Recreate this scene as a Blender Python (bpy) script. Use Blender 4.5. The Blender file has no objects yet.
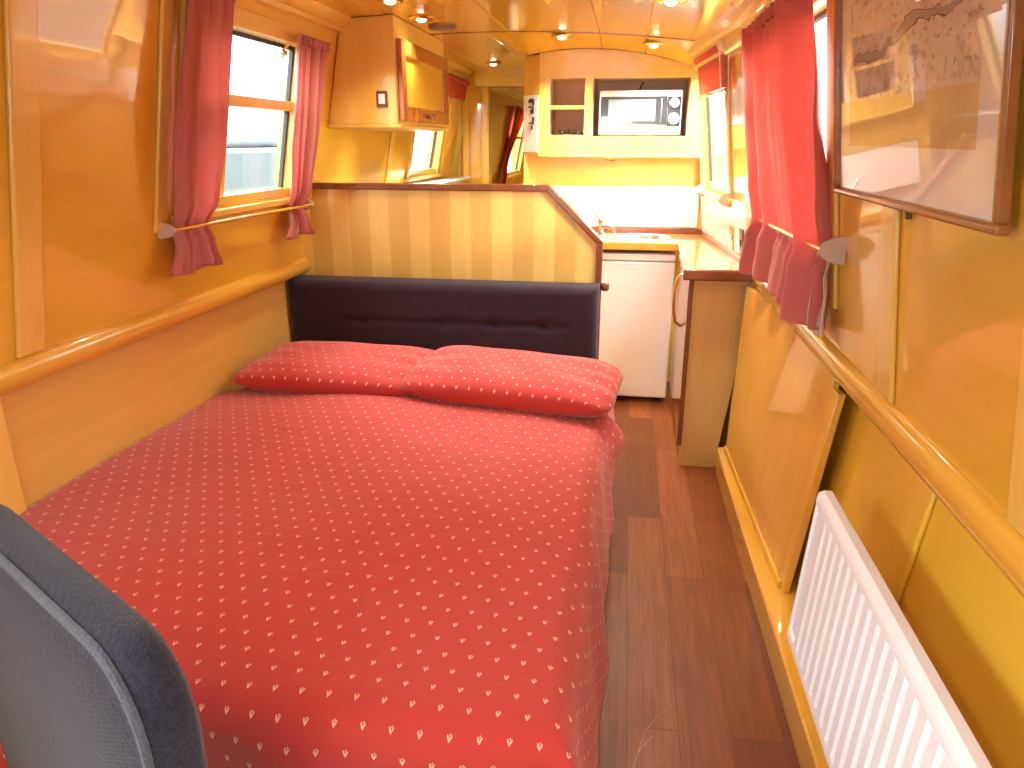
import bpy, bmesh, math, random
from mathutils import Vector, Matrix
random.seed(4)
scene = bpy.context.scene
COL = scene.collection
PI = math.pi

# ------------------------------------------------------------------ node helpers
class NT:
    def __init__(s, name):
        s.m = bpy.data.materials.new(name); s.m.use_nodes = True
        s.t = s.m.node_tree; s.n = s.t.nodes; s.n.clear()
        s.out = s.n.new('ShaderNodeOutputMaterial')
    def node(s, typ, **kw):
        n = s.n.new(typ)
        for k, v in kw.items(): setattr(n, k, v)
        return n
    def put(s, sock, v):
        if isinstance(v, V): v = v.s
        if hasattr(v, 'is_output'): s.t.links.new(v, sock)
        else:
            if isinstance(v, (tuple, list)) and len(v) == 3 and sock.type == 'RGBA': v = (*v, 1)
            sock.default_value = v
    def math(s, op, *a):
        n = s.node('ShaderNodeMath', operation=op)
        for i, v in enumerate(a): s.put(n.inputs[i], v)
        return V(s, n.outputs[0])
    def mix(s, f, a, b):
        n = s.node('ShaderNodeMix', data_type='RGBA')
        s.put(n.inputs[0], f); s.put(n.inputs[6], a); s.put(n.inputs[7], b)
        return V(s, n.outputs[2])
    def coord(s, which='Object', scale=(1, 1, 1), rot=(0, 0, 0)):
        c = s.node('ShaderNodeTexCoord'); m = s.node('ShaderNodeMapping')
        m.inputs['Scale'].default_value = scale; m.inputs['Rotation'].default_value = rot
        s.t.links.new(c.outputs[which], m.inputs['Vector']); return V(s, m.outputs[0])
    def world(s, scale=(1, 1, 1)):
        c = s.node('ShaderNodeNewGeometry'); m = s.node('ShaderNodeMapping')
        m.inputs['Scale'].default_value = scale
        s.t.links.new(c.outputs['Position'], m.inputs['Vector']); return V(s, m.outputs[0])
    def noise(s, vec, scale=5, detail=3, rough=.5, dist=0):
        n = s.node('ShaderNodeTexNoise'); s.put(n.inputs['Vector'], vec)
        n.inputs['Scale'].default_value = scale; n.inputs['Detail'].default_value = detail
        n.inputs['Roughness'].default_value = rough; n.inputs['Distortion'].default_value = dist
        return V(s, n.outputs[0])
    def xyz(s, vec):
        n = s.node('ShaderNodeSeparateXYZ'); s.put(n.inputs[0], vec)
        return [V(s, o) for o in n.outputs]
    def ramp(s, f, *stops):
        n = s.node('ShaderNodeValToRGB'); s.put(n.inputs[0], f); e = n.color_ramp.elements
        while len(e) < len(stops): e.new(.5)
        for k, (p, c) in enumerate(stops): e[k].position = p; e[k].color = (*c, 1)
        return V(s, n.outputs[0])
    def smooth(s, v, a, b):
        n = s.node('ShaderNodeMapRange', interpolation_type='SMOOTHSTEP'); s.put(n.inputs[0], v)
        n.inputs[1].default_value = a; n.inputs[2].default_value = b
        return V(s, n.outputs[0])
    def bump(s, h, strength=.2, dist=.01):
        n = s.node('ShaderNodeBump'); s.put(n.inputs['Height'], h)
        n.inputs['Strength'].default_value = strength; n.inputs['Distance'].default_value = dist
        return V(s, n.outputs[0])
    def bsdf(s, col, rough=.5, metal=0, coat=0, coat_rough=.05, normal=None, sheen=0, spec=.5, emit=None, es=0, link=True):
        p = s.node('ShaderNodeBsdfPrincipled')
        s.put(p.inputs['Base Color'], col); s.put(p.inputs['Roughness'], rough)
        p.inputs['Metallic'].default_value = metal; p.inputs['Coat Weight'].default_value = coat
        p.inputs['Coat Roughness'].default_value = coat_rough; p.inputs['Sheen Weight'].default_value = sheen
        p.inputs['Specular IOR Level'].default_value = spec
        if normal is not None: s.put(p.inputs['Normal'], normal)
        if emit: s.put(p.inputs['Emission Color'], emit); p.inputs['Emission Strength'].default_value = es
        if link: s.t.links.new(p.outputs[0], s.out.inputs[0])
        return p
class V:
    def __init__(s, t, sock): s.t = t; s.s = sock
    def _(s, op, o): return s.t.math(op, s, o)
    def __add__(s, o): return s._('ADD', o)
    def __sub__(s, o): return s._('SUBTRACT', o)
    def __mul__(s, o): return s._('MULTIPLY', o)
    def __truediv__(s, o): return s._('DIVIDE', o)
    def lt(s, o): return s._('LESS_THAN', o)

def srgb(r, g, b):
    f = lambda c: (c/255/12.92 if c/255 <= .04045 else ((c/255+.055)/1.055)**2.4)
    return (f(r), f(g), f(b))

M = {}
def plain(name, col, rough=.5, **kw):
    t = NT(name); t.bsdf(col, rough, **kw); M[name] = t.m; return t.m
def wood(name, a, b, grain='z', rough=.3, coat=.5, coat_rough=.06, fine=1.0, contrast=1.0):
    t = NT(name)
    s = {'z': (16, 16, 1.1), 'y': (16, 1.1, 16), 'x': (1.1, 16, 16)}[grain]
    v = t.world(s)
    n1 = t.noise(v, 1.2*fine, 4, .6, .6); n2 = t.noise(t.world(tuple(k*5 for k in s)), 1.0, 2, .5)
    big = t.noise(t.world(), 1.3, 2)
    f = t.smooth(n1*.55 + n2*.2 + big*.25, .5-.22/contrast, .5+.22/contrast)
    c = t.mix(f, a, b)
    t.bsdf(c, rough, coat=coat, coat_rough=coat_rough, normal=t.bump(n2, .04, .002))
    M[name] = t.m
wood('panel_wood', (.72, .425, .032), (.80, .505, .05), 'y', .28, .9, .035)
wood('panel_wood_upright', (.73, .425, .038), (.81, .505, .06), 'z', .28, .9, .035)
wood('lining_wood', (.64, .38, .085), (.73, .46, .11), 'y', .35, .35, .12)
wood('batten_wood', (.75, .48, .085), (.82, .56, .12), 'z', .28, .5, .06)
wood('rail_wood', (.68, .37, .035), (.77, .45, .05), 'y', .22, .8, .04)
wood('ceiling_wood', (.73, .40, .028), (.80, .48, .045), 'y', .24, .8, .11)
wood('pale_wood', (.72, .45, .075), (.81, .54, .11), 'z', .35, .35, .1, .7)
wood('mahogany', (.15, .034, .009), (.22, .056, .016), 'y', .25, .7, .05)
wood('mahogany_upright', (.15, .036, .009), (.23, .060, .016), 'z', .25, .7, .05)
wood('frame_wood', (.30, .125, .04), (.42, .19, .06), 'y', .3, .5, .08)
wood('cherry_wood', (.34, .085, .014), (.46, .14, .024), 'z', .25, .7, .05)
wood('leaf_wood', (.70, .36, .045), (.78, .44, .07), 'z', .28, .9, .04)
wood('oak_panel', (.56, .335, .085), (.66, .43, .13), 'z', .35, .35, .1, .7)
wood('worktop_wood', (.52, .26, .09), (.62, .34, .13), 'y', .2, .7, .05)
wood('niche_wood', (.66, .50, .42), (.74, .58, .50), 'z', .6, .0, .1)

t = NT('striped_wood')                       # staves of alternating tone
x, y, z = t.xyz(t.world())
ph = t.math('SINE', (x + .03)*(PI/.0925)) + t.math('SINE', (x+.02)*(PI/.031))*.35
n1 = t.noise(t.world((20, 20, 1.2)), 1.5, 4, .6, .5)
f = t.smooth(ph + (n1-.5)*.7, -.35, .35)
c = t.mix(f, (.64, .41, .085), (.76, .54, .14)); c = t.mix(t.smooth(n1, .35, .75)*.35, c, (.62, .36, .10))
t.bsdf(c, .35, coat=.35, coat_rough=.08); M['striped_wood'] = t.m

t = NT('laminate_floor')
cv = t.coord('Object', (1, 1, 1), (0, 0, PI/2))
b = t.node('ShaderNodeTexBrick'); t.put(b.inputs['Vector'], cv)
b.inputs['Scale'].default_value = 1; b.inputs['Brick Width'].default_value = 1.1; b.inputs['Row Height'].default_value = .128
b.inputs['Mortar Size'].default_value = .0012; b.inputs['Mortar Smooth'].default_value = .2; b.offset = .37
b.inputs['Color1'].default_value = (.155, .042, .012, 1); b.inputs['Color2'].default_value = (.36, .118, .034, 1)
b.inputs['Mortar'].default_value = (.13, .037, .012, 1)
g = t.noise(t.coord('Object', (14, 1.0, 1)), 2.2, 5, .65, 1.2); g2 = t.noise(t.coord('Object', (60, 2.5, 1)), 2, 3)
col = t.mix(t.smooth(g*.7+g2*.3, .36, .64)*.55, V(t, b.outputs[0]), (.13, .038, .015))
col = t.mix(t.smooth(t.noise(t.coord('Object'), 2.6, 3), .55, .8)*.22, col, (.36, .15, .06))
t.bsdf(col, .42, coat=.05, coat_rough=.2, spec=.25, normal=t.bump(g2, .05, .002)); M['laminate_floor'] = t.m

def sprig_cloth(name):
    t = NT(name)
    u, v, _ = t.xyz(t.coord('UV'))
    dx, dy = .048, .042
    row = t.math('FLOOR', v/dy)
    uu = u/dx + t.math('FRACT', row*.5)
    X = (t.math('FRACT', uu) - .5)*dx; Y = (t.math('FRACT', v/dy) - .5)*dy
    def ell(cx, cy, rx, ry, shear=0):
        px = X - cx + (Y-cy)*shear; py = Y - cy
        return (t.math('POWER', t.math('ABSOLUTE', px/rx), 2.0) + t.math('POWER', t.math('ABSOLUTE', py/ry), 2.0)).lt(1)
    m = t.math('MAXIMUM', ell(-.0020, -.0005, .0016, .0050, .30), ell(.0021, -.0008, .0016, .0047, -.45))
    m = t.math('MAXIMUM', m, ell(0, -.0036, .0014, .0032))
    m = t.math('MAXIMUM', m, ell(.0009, .0041, .0011, .0020, -.3))
    weave = t.noise(t.coord('UV', (420, 420, 1)), 1, 2)
    wr = t.noise(t.coord('Object', (5, 5, 5)), 1.4, 4, .55, .4)
    red = t.mix(weave, (.44, .036, .030), (.51, .048, .040))
    c = t.mix(m, red, (.74, .44, .28))
    t.bsdf(c, .82, sheen=.25, spec=.2, normal=t.bump(wr*.9 + weave*.06, .35, .02)); M[name] = t.m
sprig_cloth('sprig_cotton')

def upholstery(name, a, b, scale=260):
    t = NT(name)
    co = t.coord('Object', (1, 1, 1))
    w = t.noise(co, scale, 1); w2 = t.noise(co, 9, 3)
    x, y, z = t.xyz(co)
    wv = t.math('SINE', (x+y*.6)*(2*PI*scale))*t.math('SINE', (z+x*.35)*(2*PI*scale))
    c = t.mix(t.smooth(w*.7+w2*.3, .3, .7), a, b)
    t.bsdf(c, .95, sheen=.15, spec=.15, normal=t.bump(w*.8+wv*.2, .5, .002)); M[name] = t.m
upholstery('plum_upholstery', (.026, .014, .021), (.036, .020, .029))
upholstery('navy_upholstery', (.011, .009, .017), (.021, .017, .029), 190)

upholstery('navy_piping', (.05, .048, .062), (.07, .066, .085), 190)
def curtain_cloth(name, col, tr, trcol):
    t = NT(name)
    n = t.noise(t.coord('Object', (90, 90, 400)), 1, 2); big = t.noise(t.coord('Object', (3, 3, 3)), 1, 2)
    c = t.mix(n*.4+big*.3, col, tuple(k*.8 for k in col))
    p = t.bsdf(c, .9, sheen=.2, spec=.15, normal=t.bump(n, .25, .003), link=False)
    tl = t.node('ShaderNodeBsdfTranslucent'); t.put(tl.inputs[0], trcol)
    mx = t.node('ShaderNodeMixShader'); mx.inputs[0].default_value = tr
    t.t.links.new(p.outputs[0], mx.inputs[1]); t.t.links.new(tl.outputs[0], mx.inputs[2])
    t.t.links.new(mx.outputs[0], t.out.inputs[0]); M[name] = t.m
curtain_cloth('rose_curtain', (.60, .235, .225), .30, (.85, .36, .32))
curtain_cloth('coral_curtain', (.70, .225, .20), .24, (.95, .30, .25))
curtain_cloth('red_blind', (.66, .09, .035), .35, (.85, .16, .06))
curtain_cloth('white_lining', (.82, .80, .80), .4, (.9, .88, .88))

t = NT('window_glass')
lw = t.node('ShaderNodeLayerWeight'); lw.inputs[0].default_value = .5
fac = t.math('POWER', V(t, lw.outputs['Facing']), 5.0)*.6 + .03
tp = t.node('ShaderNodeBsdfTransparent'); gl = t.node('ShaderNodeBsdfGlossy'); gl.inputs['Roughness'].default_value = .01
mx = t.node('ShaderNodeMixShader'); t.put(mx.inputs[0], fac)
t.t.links.new(tp.outputs[0], mx.inputs[1]); t.t.links.new(gl.outputs[0], mx.inputs[2]); t.t.links.new(mx.outputs[0], t.out.inputs[0])
M['window_glass'] = t.m

plain('white_enamel', (.90, .91, .92), .25, coat=.3)
plain('radiator_white', (.86, .87, .90), .35, coat=.2)
plain('white_plastic', (.82, .81, .79), .4)
plain('white_panel', (.84, .82, .78), .3, coat=.3)
plain('beige_plastic', (.52, .42, .33), .45)
plain('dark_plastic', (.03, .028, .03), .35)
plain('brown_plastic', (.12, .055, .03), .4)
plain('black_glass', (.05, .06, .075), .05, coat=1, coat_rough=.02, spec=.8)
plain('oven_window', (.22, .26, .31), .3)
plain('rubber_seal', (.03, .03, .035), .6)
plain('grey_seal', (.35, .35, .40), .5)
plain('chrome', (.78, .78, .80), .12, metal=1)
plain('tap_metal', (.42, .42, .44), .2, metal=1)
plain('stainless_steel', (.70, .70, .70), .25, metal=1)
plain('brass', (.80, .55, .22), .18, metal=1)
plain('dark_vent', (.20, .12, .09), .5)
plain('lamp_glow', (1, .9, .7), .4, emit=(1, .86, .62), es=9)
plain('cream_mount', (.88, .89, .89), .8)
plain('dark_gap', (.03, .012, .005), .8)
plain('straw', (.46, .22, .11), .6)
plain('mattress_ticking', (.75, .72, .66), .9)
plain('cord_black', (.02, .02, .02), .5)
plain('hull_teal', (.09, .15, .18), .35, coat=.3)
plain('hedge_green', (.12, .20, .10), .9)

t = NT('chart_print')                       # pale illustrated river chart, generic
u, v, _ = t.xyz(t.coord('UV'))
co = t.coord('UV', (1, 1, 1))
n = t.noise(co, 7, 4, .6, .8); n2 = t.noise(co, 22, 3); n3 = t.noise(co, 3.2, 2, .5, 1)
c = t.ramp(n, (.30, (.50, .42, .38)), (.45, (.80, .75, .72)), (.6, (.88, .86, .85)), (.8, (.74, .54, .34)))
c = t.mix(t.smooth(n2, .58, .66)*.6, c, (.28, .20, .18))
riv = t.math('ABSOLUTE', v - .50 - t.math('SINE', u*9)*.035 - (n3-.5)*.22 - u*.12)
c = t.mix(t.smooth(riv, .022, .010), c, (.45, .42, .46)); 
c = t.mix(t.smooth(t.math('ABSOLUTE', riv - .022), .006, .002), c, (.20, .15, .14))
c = t.mix(t.smooth(v, .30, .27), c, t.mix(n, (.62, .48, .22), (.84, .72, .42)))
t.bsdf(c, .8); M['chart_print'] = t.m

# ------------------------------------------------------------------ mesh helpers
WLD = {}
def new(): return bmesh.new()
def hexa(bm, p):
    v = [bm.verts.new(q) for q in p]
    for f in ((0,3,2,1),(4,5,6,7),(0,1,5,4),(1,2,6,5),(2,3,7,6),(3,0,4,7)):
        bm.faces.new([v[i] for i in f])
def box(bm, x0, x1, y0, y1, z0, z1):
    hexa(bm, [(x0,y0,z0),(x1,y0,z0),(x1,y1,z0),(x0,y1,z0),(x0,y0,z1),(x1,y0,z1),(x1,y1,z1),(x0,y1,z1)])
def prism(bm, poly, fn, a, b):
    """poly of 2d points, fn(u, v, w) -> point, swept from w=a to w=b"""
    A = [bm.verts.new(fn(u, v, a)) for u, v in poly]; B = [bm.verts.new(fn(u, v, b)) for u, v in poly]
    n = len(poly); bm.faces.new(A); bm.faces.new(B[::-1])
    for i in range(n): bm.faces.new((A[i], A[(i+1) % n], B[(i+1) % n], B[i]))
def tube(bm, pts, r, seg=10, caps=True):
    pts = [Vector(p) for p in pts]; rings = []; ref = None
    for i, p in enumerate(pts):
        d = (pts[min(i+1, len(pts)-1)] - pts[max(i-1, 0)]).normalized()
        if ref is None: ref = d.orthogonal().normalized()
        ref = (ref - d*ref.dot(d)).normalized(); b = d.cross(ref)
        rr = r[i] if isinstance(r, (list, tuple)) else r
        rings.append([bm.verts.new(p + (ref*math.cos(2*PI*k/seg) + b*math.sin(2*PI*k/seg))*rr) for k in range(seg)])
    for a, b in zip(rings, rings[1:]):
        for k in range(seg): bm.faces.new((a[k], a[(k+1) % seg], b[(k+1) % seg], b[k]))
    if caps: bm.faces.new(rings[0][::-1]); bm.faces.new(rings[-1])
def lathe(bm, prof, c, ax=(0, 0, 1), seg=24):
    c = Vector(c); ax = Vector(ax).normalized(); e1 = ax.orthogonal().normalized(); e2 = ax.cross(e1); rings = []
    for r, h in prof:
        rings.append([bm.verts.new(c + ax*h + (e1*math.cos(2*PI*k/seg) + e2*math.sin(2*PI*k/seg))*max(r, 1e-4)) for k in range(seg)])
    for a, b in zip(rings, rings[1:]):
        for k in range(seg): bm.faces.new((a[k], a[(k+1) % seg], b[(k+1) % seg], b[k]))
    bm.faces.new(rings[0][::-1]); bm.faces.new(rings[-1])
def grid(bm, fn, nu, nv, uv=None, closed=False):
    vs = [[bm.verts.new(fn(i/nu, j/nv)) for j in range(nv+1)] for i in range(nu+1)]
    lay = bm.loops.layers.uv.verify() if uv else None
    for i in range(nu):
        for j in range(nv):
            f = bm.faces.new((vs[i][j], vs[i+1][j], vs[i+1][j+1], vs[i][j+1]))
            if uv:
                for l, (a, b) in zip(f.loops, ((i,j),(i+1,j),(i+1,j+1),(i,j+1))): l[lay].uv = uv(a/nu, b/nv)
    return vs

def tag(o, label=None, cat=None, group=None, kind=None):
    if label: o['label'] = label
    if cat: o['category'] = cat
    if group: o['group'] = group
    if kind: o['kind'] = kind
    return o
def empty(name, loc, label=None, cat=None, group=None, kind=None):
    o = bpy.data.objects.new(name, None); COL.objects.link(o); o.location = loc
    o.empty_display_size = .05; WLD[o] = Vector(loc); return tag(o, label, cat, group, kind)
def obj(name, bm, mat, parent=None, bevel=0, smooth=False, sub=0, solid=0, seg=2, angle=35, normals=True):
    if normals: bmesh.ops.recalc_face_normals(bm, faces=bm.faces)
    xs = [v.co for v in bm.verts]
    lo = Vector([min(c[i] for c in xs) for i in range(3)]); hi = Vector([max(c[i] for c in xs) for i in range(3)])
    org = Vector(((lo.x+hi.x)/2, (lo.y+hi.y)/2, lo.z))
    for v in bm.verts: v.co -= org
    me = bpy.data.meshes.new(name); bm.to_mesh(me); bm.free()
    o = bpy.data.objects.new(name, me); COL.objects.link(o)
    mats = mat if isinstance(mat, (list, tuple)) else [mat]
    for k in mats: me.materials.append(M[k])
    WLD[o] = org
    if parent is not None: o.parent = parent; o.location = org - WLD[parent]
    else: o.location = org
    if solid: m = o.modifiers.new('Solidify', 'SOLIDIFY'); m.thickness = solid; m.offset = 0
    if bevel:
        m = o.modifiers.new('Bevel', 'BEVEL'); m.width = bevel; m.segments = seg; m.limit_method = 'ANGLE'; m.angle_limit = math.radians(40)
    if sub: m = o.modifiers.new('Subdivision', 'SUBSURF'); m.levels = sub; m.render_levels = sub
    if smooth or bevel:
        for p in me.polygons: p.use_smooth = True
        if not (sub or smooth == 'all'):
            try: me.set_sharp_from_angle(angle=math.radians(angle))
            except Exception: pass
    return o
def struct(name, bm, mat, parent=None, **kw):
    o = obj(name, bm, mat, parent, **kw)
    if parent is None: o['kind'] = 'structure'
    return o
def copy_tree(o, loc, label=None):
    r = o.copy(); COL.objects.link(r); r.location = loc; WLD[r] = Vector(loc)
    if label: r['label'] = label
    for ch in o.children:
        c = ch.copy(); COL.objects.link(c); c.parent = r
        for g in ch.children:
            d = g.copy(); COL.objects.link(d); d.parent = c
    return r

# ------------------------------------------------------------------ the shell of the boat
YB, YF = -1.7, 10.5          # bow bulkhead, far end
ZR = .87                     # handrail height
def xr(y):                   # right side narrows beside the galley
    return .555 if y < 3.1 else max(.545 - .079*(y-3.1), .43)
def LX(y, z): return -1.46 + .2*(z-ZR) if z >= ZR else -1.50
def RX(y, z):
    if z >= ZR: return xr(y) - .125*(z-ZR)
    return xr(y) + (.115 if y < 3.1 else .05) - .12*(ZR-z)
def LP(y, z, o=0): return Vector((LX(y, z)+o, y, z))
def RP(y, z, o=0): return Vector((RX(y, z)-o, y, z))
def CZ(x, y=0):
    z = 1.919 - .06*(x+.7)**2
    k = min(max((y-3.93)/.35, 0), 1); q = min(max((x+.75)/.2, 0), 1); q = q*q*(3-2*q)
    return z - k*q*((.03 + .036*((x+.15)/.4)**2))
def wbox(bm, W, y0, y1, z0, z1, o0, o1):
    hexa(bm, [W(y0,z0,o0), W(y1,z0,o0), W(y1,z0,o1), W(y0,z0,o1), W(y0,z1,o0), W(y1,z1,o0), W(y1,z1,o1), W(y0,z1,o1)])

bm = new(); box(bm, -1.75, .85, YB-.1, YF+.1, -.05, 0); FLOOR = struct('floor', bm, 'laminate_floor')

# windows: opening (y0, y1, z0, z1)
LWIN = [(-.55, .35, 1.19, 1.76), (2.18, 2.985, 1.19, 1.765), (4.68, 5.42, 1.19, 1.76), (8.75, 9.9, 1.02, 1.74)]
RWIN = [(-.70, .30, 1.19, 1.72), (1.98, 3.08, 1.15, 1.74), (3.58, 4.31, 1.165, 1.75)]
def wall(W, wins, ytop=1.97):
    bm = new(); ys = sorted({YB, YF, 3.1} | {w[0] for w in wins} | {w[1] for w in wins})
    for a, b in zip(ys, ys[1:]):
        w = next((w for w in wins if w[0] <= a and b <= w[1]), None)
        for z0, z1 in ([(ZR, ytop)] if not w else [(ZR, w[2]), (w[3], ytop)]): wbox(bm, W, a, b, z0, z1, 0, -.07)
    return bm
struct('wall_left', wall(LP, LWIN), 'panel_wood')
struct('wall_right', wall(RP, RWIN), 'panel_wood')
bm = new(); box(bm, -1.60, -1.50, YB, YF, 0, ZR); box(bm, -1.60, -1.46, YB, YF, ZR-.03, ZR); struct('wall_lower_left', bm, 'lining_wood')
bm = new()
E_ = 1e-4
for a, b in ((YB, 3.099), (3.1, YF)): hexa(bm, [RP(a,0),RP(b,0),RP(b,0,-.08),RP(a,0,-.08),RP(a,ZR-E_),RP(b,ZR-E_),RP(b,ZR-E_,-.08),RP(a,ZR-E_,-.08)])
hexa(bm, [(xr(0)-.001,YB,ZR-.02),(xr(0)-.001,3.1,ZR-.02),(.74,3.1,ZR-.02),(.74,YB,ZR-.02),(xr(0)-.001,YB,ZR),(xr(0)-.001,3.1,ZR),(.74,3.1,ZR),(.74,YB,ZR)])
struct('wall_lower_right', bm, 'panel_wood')

# ceiling with v-grooves between the boards
bm = new(); xs = []
x = -1.34
seams = [-1.06, -.62, -.17, .06]
xs = [-1.34, -1.2]
k = -1.2
pts = sorted(set([-1.34 + i*.06 for i in range(30)]))
prof = [(p, CZ(p)) for p in pts if p < .50 and all(abs(p-s) > .006 for s in seams)]
for s in seams: prof += [(s-.004, CZ(s)), (s, CZ(s)+.007), (s+.004, CZ(s))]
prof.sort()
cuts = [YB, 1.3, 3.93, 4.28, 6.0, YF]
for a, b in zip(cuts, cuts[1:]):
    for (x0, z0), (x1, z1) in zip(prof, prof[1:]):
        a2, b2 = a+(.006 if a != 4.28 else 0), b-(.006 if b != 4.28 else 0)
        da0, da1, db0, db1 = CZ(x0, a2)-CZ(x0), CZ(x1, a2)-CZ(x1), CZ(x0, b2)-CZ(x0), CZ(x1, b2)-CZ(x1)
        hexa(bm, [(x0,a2,z0+da0),(x1,a2,z1+da1),(x1,b2,z1+db1),(x0,b2,z0+db0),(x0,a2,2.02),(x1,a2,2.02),(x1,b2,2.02),(x0,b2,2.02)])
struct('ceiling', bm, 'ceiling_wood', smooth=True, angle=20)
bm = new()
for y in (1.3, 3.93, 6.0):
    for (x0, z0), (x1, z1) in zip(prof, prof[1:]):
        hexa(bm, [(x0,y-.006,z0-.003),(x1,y-.006,z1-.003),(x1,y+.006,z1-.003),(x0,y+.006,z0-.003),(x0,y-.006,2.02),(x1,y-.006,2.02),(x1,y+.006,2.02),(x0,y+.006,2.02)])
struct('trim_1', bm, 'mahogany')

# cornice mouldings
def cornice_l(bm, a, b):
    def fn(u, v, y): return (LX(y, v)+u, y, v)
    prism(bm, [(0, 1.845), (.018, 1.85), (.022, 1.866), (.034, 1.871), (.052, 1.892), (.056, 1.906), (.082, 1.910), (.082, 1.945), (0, 1.945)], fn, a, b)
bm = new(); cornice_l(bm, YB, 3.30); struct('trim_2', bm, 'batten_wood', smooth=True)
bm = new(); cornice_l(bm, 4.18, 5.86); cornice_l(bm, 6.02, YF); struct('trim_3', bm, 'batten_wood', smooth=True)
def cornice_r(bm, a, b):
    def fn(u, v, y): return (RX(y, v)-u, y, v)
    prism(bm, [(0, 1.735), (.014, 1.738), (.018, 1.755), (.030, 1.761), (.040, 1.785), (.044, 1.812), (.068, 1.818), (.068, 1.90), (0, 1.90)], fn, a, b)
bm = new(); cornice_r(bm, YB, 3.1); cornice_r(bm, 3.1, 4.30); struct('trim_4', bm, 'batten_wood', smooth=True)

# handrails
def rail(name, X, a, b, s):
    bm = new(); poly = [(0, -.040)] + [(.034*math.cos(q), .040*math.sin(q)) for q in [(-80+160*i/10)*PI/180 for i in range(11)]] + [(0, .040)]
    prism(bm, poly, lambda u, v, y: (X + s*u, y, ZR-.008+v), a, b)
    struct(name, bm, 'rail_wood', smooth=True, angle=50)
rail('trim_5', -1.465, YB, 3.185, 1)
rail('trim_6', .562, YB, 3.10, -1)

# battens on the walls
def batten(name, W, y, z0, z1, w=.07, o=.014, mat='batten_wood'):
    bm = new(); wbox(bm, W, y-w/2, y+w/2, z0, z1, 0, o); return struct(name, bm, mat, bevel=.005)
batten('trim_7', LP, 1.545, ZR+.03, 1.84, .085)
batten('trim_8', LP, 1.43, 0, ZR-.05, .085)
batten('trim_9', LP, 2.06, 1.14, 1.84, .05)
batten('trim_10', RP, 1.52, ZR+.03, 1.285, .085, .012)
batten('trim_11', RP, 1.49, .08, ZR-.05, .085, .012, 'panel_wood_upright')
batten('trim_12', RP, 1.93, 1.0, 1.735, .05, .012)
batten('trim_13', RP, .96, ZR+.03, 1.735, .07, .012)
batten('trim_14', LP, .35, ZR+.03, 1.84, .085)
batten('trim_15', LP, 4.25, ZR+.03, 1.47, .05)

# kick boxing along the right side
def kx(y): return .444 + (3.15-y)*.013
bm = new()
hexa(bm, [(kx(YB),YB,0),(kx(3.12),3.12,0),(.68,3.12,0),(.68,YB,0),(kx(YB),YB,.105),(kx(3.12),3.12,.105),(.68,3.12,.105),(.68,YB,.105)])
struct('baseboard_right', bm, 'rail_wood', bevel=.006)

# bow bulkhead behind the viewer, with glazed doors
bm = new()
box(bm, -1.6, -.95, YB-.07, YB, 0, 2.0); box(bm, .05, .72, YB-.07, YB, 0, 2.0); box(bm, -.95, .05, YB-.07, YB, 1.78, 2.0)
struct('wall_front', bm, 'panel_wood_upright')
bm = new()
for a, b in ((-.95, -.45), (-.45, .05)):
    box(bm, a, a+.06, YB-.05, YB-.01, .0, 1.78); box(bm, b-.06, b, YB-.05, YB-.01, .0, 1.78)
    box(bm, a+.06, b-.06, YB-.05, YB-.01, 0, .55); box(bm, a+.06, b-.06, YB-.05, YB-.01, 1.71, 1.78)
d1 = struct('door_1', bm, 'cherry_wood')
bm = new(); box(bm, -.89, -.51, YB-.033, YB-.027, .55, 1.71); box(bm, -.39, -.01, YB-.033, YB-.027, .55, 1.71); obj('door_pane', bm, 'window_glass', d1)

# galley bulkhead with its stepped forward upper part
YK = 4.36
bm = new()
box(bm, -.60, xr(4.3)+.07, YK, YK+.06, 0, 1.335)
struct('wall_galley', bm, 'pale_wood')
bm = new(); box(bm, -.60, -.54, 4.42, YF, 0, 1.90); struct('wall_corridor', bm, 'panel_wood_upright')
bm = new(); box(bm, -1.6, -.5, YF-.05, YF, 0, 2.0); struct('wall_back', bm, 'panel_wood_upright')
# transverse bulkhead far down the left passage
bm = new()
prism(bm, [(LX(6, 0), 0), (-1.12, 0), (-1.12, 1.80), (-.55, 1.80), (-.55, 1.93), (LX(6, 1.93), 1.93)], lambda u, v, y: (u, y, v), 5.94, 6.0)
struct('wall_passage', bm, 'panel_wood_upright')
bm = new()
prism(bm, [(5.94, 1.80), (5.90, 1.805), (5.895, 1.83), (5.87, 1.85), (5.865, 1.93), (5.94, 1.93)], lambda u, v, x: (x, u, v), -1.19, -.60)
struct('trim_16', bm, 'batten_wood', smooth=True)
bm = new(); box(bm, -1.15, -1.09, 5.915, 6.02, 0, 1.80); struct('trim_17', bm, 'batten_wood', bevel=.005)
bm = new(); box(bm, -1.30, -1.25, 5.90, 5.94, 0, 1.84); struct('trim_18', bm, 'batten_wood', bevel=.005)
batten('trim_19', LP, 6.9, ZR, 1.84, .06)
# window ledge in the galley on the left
bm = new(); wbox(bm, LP, 3.32, 5.88, 1.115, 1.14, 0, .19); struct('trim_20', bm, 'white_panel', bevel=.004)
# wooden hatch panel after the galley window
bm = new(); wbox(bm, LP, 5.50, 5.86, 1.15, 1.80, 0, .015); struct('trim_21', bm, 'panel_wood_upright', bevel=.004)

# splash panels behind the worktop
bm = new(); box(bm, -.54, xr(4.3)-.05, YK-.012, YK, .935, 1.16); struct('trim_22', bm, 'white_panel', bevel=.003)
bm = new(); wbox(bm, RP, 3.26, 4.345, .90, 1.155, 0, .010); struct('trim_23', bm, 'white_panel', bevel=.003)

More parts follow.
